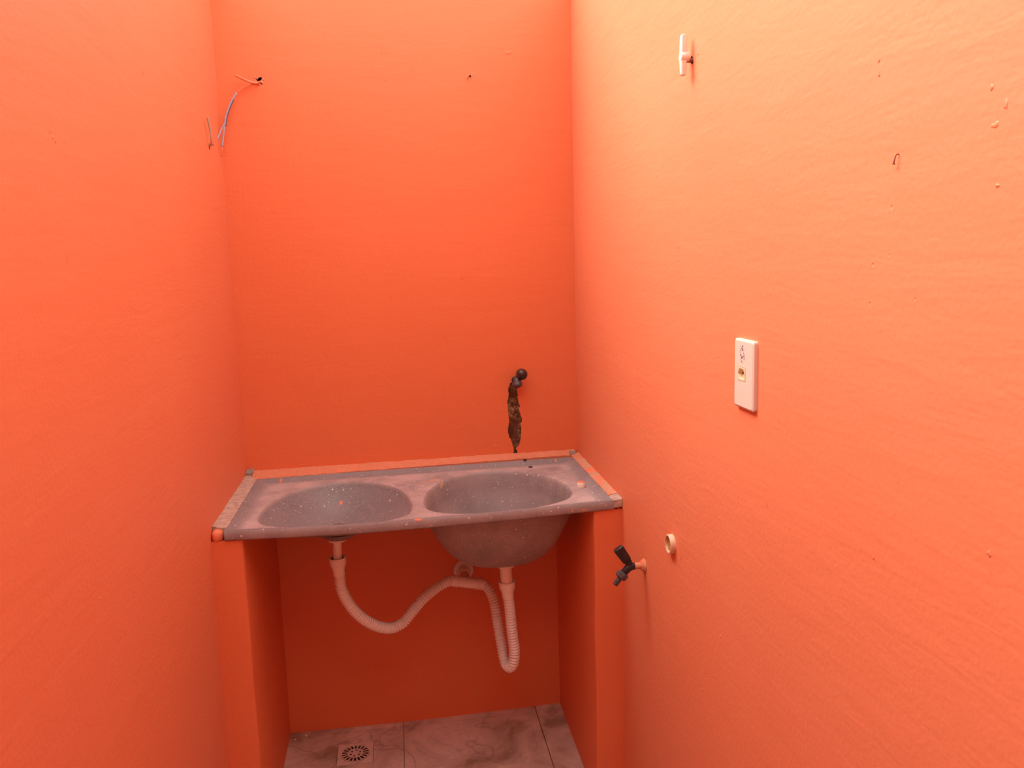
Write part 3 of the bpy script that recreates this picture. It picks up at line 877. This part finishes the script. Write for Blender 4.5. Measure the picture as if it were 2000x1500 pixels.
# ------------------------------------------------------------------ tap stub over the sink on the back wall
fw_ = ony((1006, 741), 0)
ft = empty('wall_spigot', fw_, 'dark brown broken spigot without handle on the back wall above the sink', 'tap')
N = Vector((0, -1, 0))
from_bm('spigot_pipe', lathe_bm(fw_, N, [(-0.009, 0), (-0.009, 0.0105), (0.010, 0.0105), (0.012, 0.0135), (0.022, 0.0135), (0.024, 0.011), (0.040, 0.011), (0.040, 0)], 20), M_BROWNMETAL, ft, smooth=True, angle=35)
kb = ony((1019.5, 731.5), -0.052)
from_bm('round_cap', lathe_bm(kb + N * -0.016, N, [(0, 0), (0, 0.012), (0.002, 0.0172), (0.012, 0.0178), (0.020, 0.0165), (0.026, 0.0125), (0.0295, 0.006), (0.0305, 0)], 28), M_BROWNMETAL, ft, smooth=True, angle=50)
from_bm('valve_neck', sweep_bm([fw_ + N * 0.030, fw_.lerp(kb, 0.5) + N * 0.010, kb], [0.0105, 0.0115, 0.0115], 18), M_BROWNMETAL, ft, smooth=True, angle=40)
mo_ = ony((1010.5, 756), -0.052); mt = ony((1009, 739), -0.042)
sd = mo_ - mt; Ls = sd.length
from_bm('spout', lathe_bm(mt, sd, [(0, 0), (0, 0.010), (Ls * 0.38, 0.0105), (Ls * 0.45, 0.0155), (Ls * 0.85, 0.0158), (Ls * 0.9, 0.0115), (Ls, 0.0108), (Ls, 0.0078), (Ls * 0.8, 0.0075), (Ls * 0.8, 0)], 24), M_DKGREY, ft, smooth=True, angle=35)

# ------------------------------------------------------------------ loose wires, hook and nail
def wire(pts, r, mat, parent, name='wire'):
    path, L = catmull(pts, 0.004)
    return from_bm(name, sweep_bm(path, r, 8), mat, parent, smooth=True)
cb = ony((506, 158), 0)
cable = empty('loose_cable', cb, 'loose wires hanging from a hole high on the back wall near the left corner', 'wire')
wire([cb + Vector((0, 0.012, 0)), ony((500, 162), -0.012), ony((488, 160), -0.020), ony((474, 154), -0.028), ony((460, 147), -0.034)], 0.0034, M_ORANGE, cable, 'painted_wire')
wire([cb + Vector((-.002, 0.012, -.002)), ony((500, 164), -0.008), ony((488, 166), -0.012), ony((474, 172), -0.016), ony((463, 181), -0.019)], 0.0020, M_ORANGE, cable, 'painted_wire')
main = [(463, 181), (454, 194), (446.5, 211), (441, 228), (438.5, 246), (436, 266), (434, 286)]
pth = [ony(q, -0.019 - 0.003 * i) for i, q in enumerate(main)]
wire(pth, 0.0025, M_WIRE, cable)
wire([p + Vector((0.0035, 0.001, 0)) for p in pth[1:5]], 0.0019, M_WIRED, cable)
wire([ony((439, 240), -0.030), ony((432, 254), -0.036), ony((426, 268), -0.044), ony((421, 280), -0.052)], 0.0020, M_WIRE, cable)
wire([pth[-1], ony((433.5, 296), -0.038), ony((433, 306), -0.036)], 0.0015, M_ORANGE, cable, 'painted_wire')
bm = bmesh.new()
rg = random.Random(5)
for k, (dx, dz, s) in enumerate([(0.006, -0.002, 0.005), (0.010, -0.005, 0.004), (-0.004, 0.008, 0.0045), (-0.010, 0.010, 0.004), (0.002, 0.011, 0.0035), (0.012, 0.004, 0.004), (0.000, -0.009, 0.004)]):
    t = bmesh.new(); bmesh.ops.create_icosphere(t, subdivisions=1, radius=s)
    for q in t.verts:
        q.co *= rg.uniform(0.6, 1.2); q.co.y *= 0.55
        q.co += cb + Vector((dx, -0.001, dz))
    tm_ = bpy.data.meshes.new('t'); t.to_mesh(tm_); t.free(); bm.from_mesh(tm_); bpy.data.meshes.remove(tm_)
from_bm('crumbled_plaster', bm, M_BEAD, cable)

lb = onx((409, 286), 0)
scrap = empty('wire_scrap', lb, 'thin grey wire scrap poking from a hole in the left wall', 'wire')
wire([lb + Vector((-0.012, 0, 0)), onx((411, 284), 0.004), onx((413, 279), 0.009), onx((412.5, 268), 0.011), onx((411, 256), 0.011), onx((408, 242), 0.010), onx((405, 228), 0.009)], 0.0026, M_WIREG, scrap)
wire([lb + Vector((-0.01, 0.004, 0)), onx((413, 282), 0.006), onx((417, 284), 0.010)], 0.0016, M_RUST, scrap, 'bent_end')

hk = ony((918, 149), 0)
hook = empty('wall_anchor', hk, 'tiny wall plug with a bent wire high on the back wall', 'wall plug')
from_bm('anchor_sleeve', lathe_bm(hk, N, [(-0.012, 0.0035), (-0.012, 0.0050), (0.0012, 0.0052), (0.0012, 0.0035)], 16, closed=True), M_ORANGE, hook, smooth=True, angle=35)
wire([hk + Vector((0, 0.010, 0.001)), ony((916, 148), -0.004), ony((914, 151), -0.007), ony((912.5, 155), -0.008)], 0.0011, M_RUST, hook, 'bent_wire')

nl = onx((1755.5, 301), W)
nail = empty('wall_nail', nl, 'tiny rusty bent nail high on the right wall', 'nail')
ne = nl + X * 0.0045 + Vector((0, 0.002, -0.0105))
wire([nl + Vector((0.012, 0, 0)), nl + X * 0.0025, nl + X * 0.004 + Vector((0, 0.0008, -0.004)), ne], 0.0008, M_RUST, nail, 'nail_shank')
from_bm('nail_head', lathe_bm(ne, Vector((-0.1, 0.2, -1)), [(-0.0006, 0), (-0.0006, 0.0016), (0.0006, 0.0016), (0.0006, 0)], 10), M_RUST, nail)

# ------------------------------------------------------------------ crack along the mortar bead on the back wall
crk = [(700, 921), (730, 919.5), (762, 916.5), (790, 913.5), (812, 912.5), (832, 909.5), (858, 906.5), (880, 905), (897, 903)]
cp = []
rc = random.Random(11)
for i, q in enumerate(crk):
    p = ony(q, -0.001); cp.append(p + Vector((0, 0, rc.uniform(-.0015, .0015))))
path, L = catmull(cp, 0.006)
path = [p + Vector((0, 0, noise.noise(p * 90) * 0.0015)) for p in path]
o = from_bm('crack', sweep_bm(path, [0.0011 * (0.5 + 0.5 * math.sin(math.pi * k / (len(path) - 1))) + 0.0002 for k in range(len(path))], 6), M_HOLE, wall_back)

# ------------------------------------------------------------------ pale crumbs on the floor
for px, r, lab in (((598, 1438), 0.0042, 'larger pale crumb on the floor by the back left corner'), ((577, 1445), 0.0028, 'small pale crumb on the floor against the left pillar'),
                   ((696, 1447), 0.0030, 'small pale crumb on the floor just behind the drain grate')):
    p = onz(px, 0.001)
    bm = bmesh.new(); bmesh.ops.create_icosphere(bm, subdivisions=2, radius=r)
    for q in bm.verts:
        q.co *= 1 + 0.6 * noise.noise(q.co * 300 + Vector((px[0], 0, 0)))
        q.co.z *= 0.7
        q.co += p + Vector((0, 0, r * 0.5))
    tag(from_bm('plaster_crumb', bm, M_CREAM), lab, 'crumb', 'pale crumbs on the floor')

# ------------------------------------------------------------------ scuffs, blisters and specks in the paint
M_SCUFF = plastic('scuffed_orange_paint', (0.64, 0.165, 0.068), 0.8, (0.50, 0.12, 0.05), 0.8)
def scar(wall, axis, px, w, h, mat, seed, lift=0.0004, n=12, name='paint_scar'):
    if axis == 'back': c, a, b, nn = ony(px, 0), Vector((1, 0, 0)), Vector((0, 0, 1)), Vector((0, -1, 0))
    elif axis == 'right': c, a, b, nn = onx(px, W), Vector((0, 1, 0)), Vector((0, 0, 1)), Vector((-1, 0, 0))
    else: c, a, b, nn = onx(px, 0), Vector((0, 1, 0)), Vector((0, 0, 1)), Vector((1, 0, 0))
    bm = bmesh.new()
    top, low = [], []
    for k in range(n):
        t = 2 * math.pi * k / n
        rr = 1 + 0.9 * noise.noise(Vector((math.cos(t) * 1.6 + seed, math.sin(t) * 1.6, seed)))
        p = c + a * (w / 2 * rr * math.cos(t)) + b * (h / 2 * rr * math.sin(t))
        top.append(bm.verts.new(p.lerp(c, 0.25) + nn * lift)); low.append(bm.verts.new(p - nn * 0.0005))
    ct = bm.verts.new(c + nn * lift * 1.3)
    for k in range(n):
        bm.faces.new((top[k], top[(k + 1) % n], ct)); bm.faces.new((low[k], low[(k + 1) % n], top[(k + 1) % n], top[k]))
    from_bm(name, bm, mat, wall, smooth=True)
k = 0.0
for wl, ax, px, w, h, mt_ in [
        (wall_back, 'back', (745, 101), 0.006, 0.014, M_SCUFF), (wall_back, 'back', (754, 104), 0.009, 0.006, M_SCUFF), (wall_back, 'back', (992, 103), 0.026, 0.013, M_BACK_DIM),
        (wall_back, 'back', (909, 89), 0.005, 0.008, M_SCUFF), (wall_back, 'back', (752, 156), 0.008, 0.006, M_SCUFF), (wall_back, 'back', (805, 135), 0.005, 0.003, M_SCUFF),
        (wall_back, 'back', (968, 871), 0.018, 0.008, M_ORANGE), (wall_back, 'back', (950, 874), 0.003, 0.003, M_RUST), (wall_back, 'back', (992, 870), 0.003, 0.003, M_RUST),
        (wall_back, 'back', (793, 882), 0.018, 0.004, M_ORANGE), (wall_back, 'back', (920, 889), 0.030, 0.004, M_ORANGE), (wall_back, 'back', (590, 908), 0.024, 0.004, M_ORANGE),
        (wall_back, 'back', (1067, 740), 0.003, 0.003, M_SCUFF), (wall_back, 'back', (596, 690), 0.006, 0.005, M_ORANGE),
        (wall_right, 'right', (1717, 118), 0.004, 0.006, M_SCUFF), (wall_right, 'right', (1717, 146), 0.005, 0.006, M_SCUFF), (wall_right, 'right', (1326, 484), 0.004, 0.003, M_RUST),
        (wall_right, 'right', (1364, 106), 0.003, 0.003, M_RUST), (wall_right, 'right', (1945, 243), 0.012, 0.008, M_SIDE_LIT), (wall_right, 'right', (1965, 205), 0.006, 0.010, M_SIDE_LIT),
        (wall_right, 'right', (1938, 170), 0.005, 0.007, M_SIDE_LIT), (wall_right, 'right', (1407, 1243), 0.007, 0.006, M_SIDE_LIT), (wall_right, 'right', (1372, 1347), 0.007, 0.010, M_SIDE_LIT),
        (wall_right, 'right', (1933, 1082), 0.008, 0.008, M_SIDE_LIT), (wall_right, 'right', (1706, 1090), 0.003, 0.004, M_SCUFF), (wall_right, 'right', (1948, 362), 0.008, 0.004, M_SIDE_LIT),
        (wall_left, 'left', (103, 268), 0.008, 0.006, M_SIDE_LIT), (wall_left, 'left', (108, 276), 0.006, 0.005, M_SCUFF), (wall_left, 'left', (98, 258), 0.004, 0.004, M_SCUFF),
        (wall_left, 'left', (408, 114), 0.006, 0.004, M_SCUFF), (wall_left, 'left', (380, 14), 0.005, 0.004, M_SCUFF), (wall_left, 'left', (196, 1170), 0.006, 0.005, M_SIDE_LIT)]:
    k += 2.7
    scar(wl, ax, px, w, h, mt_, k)
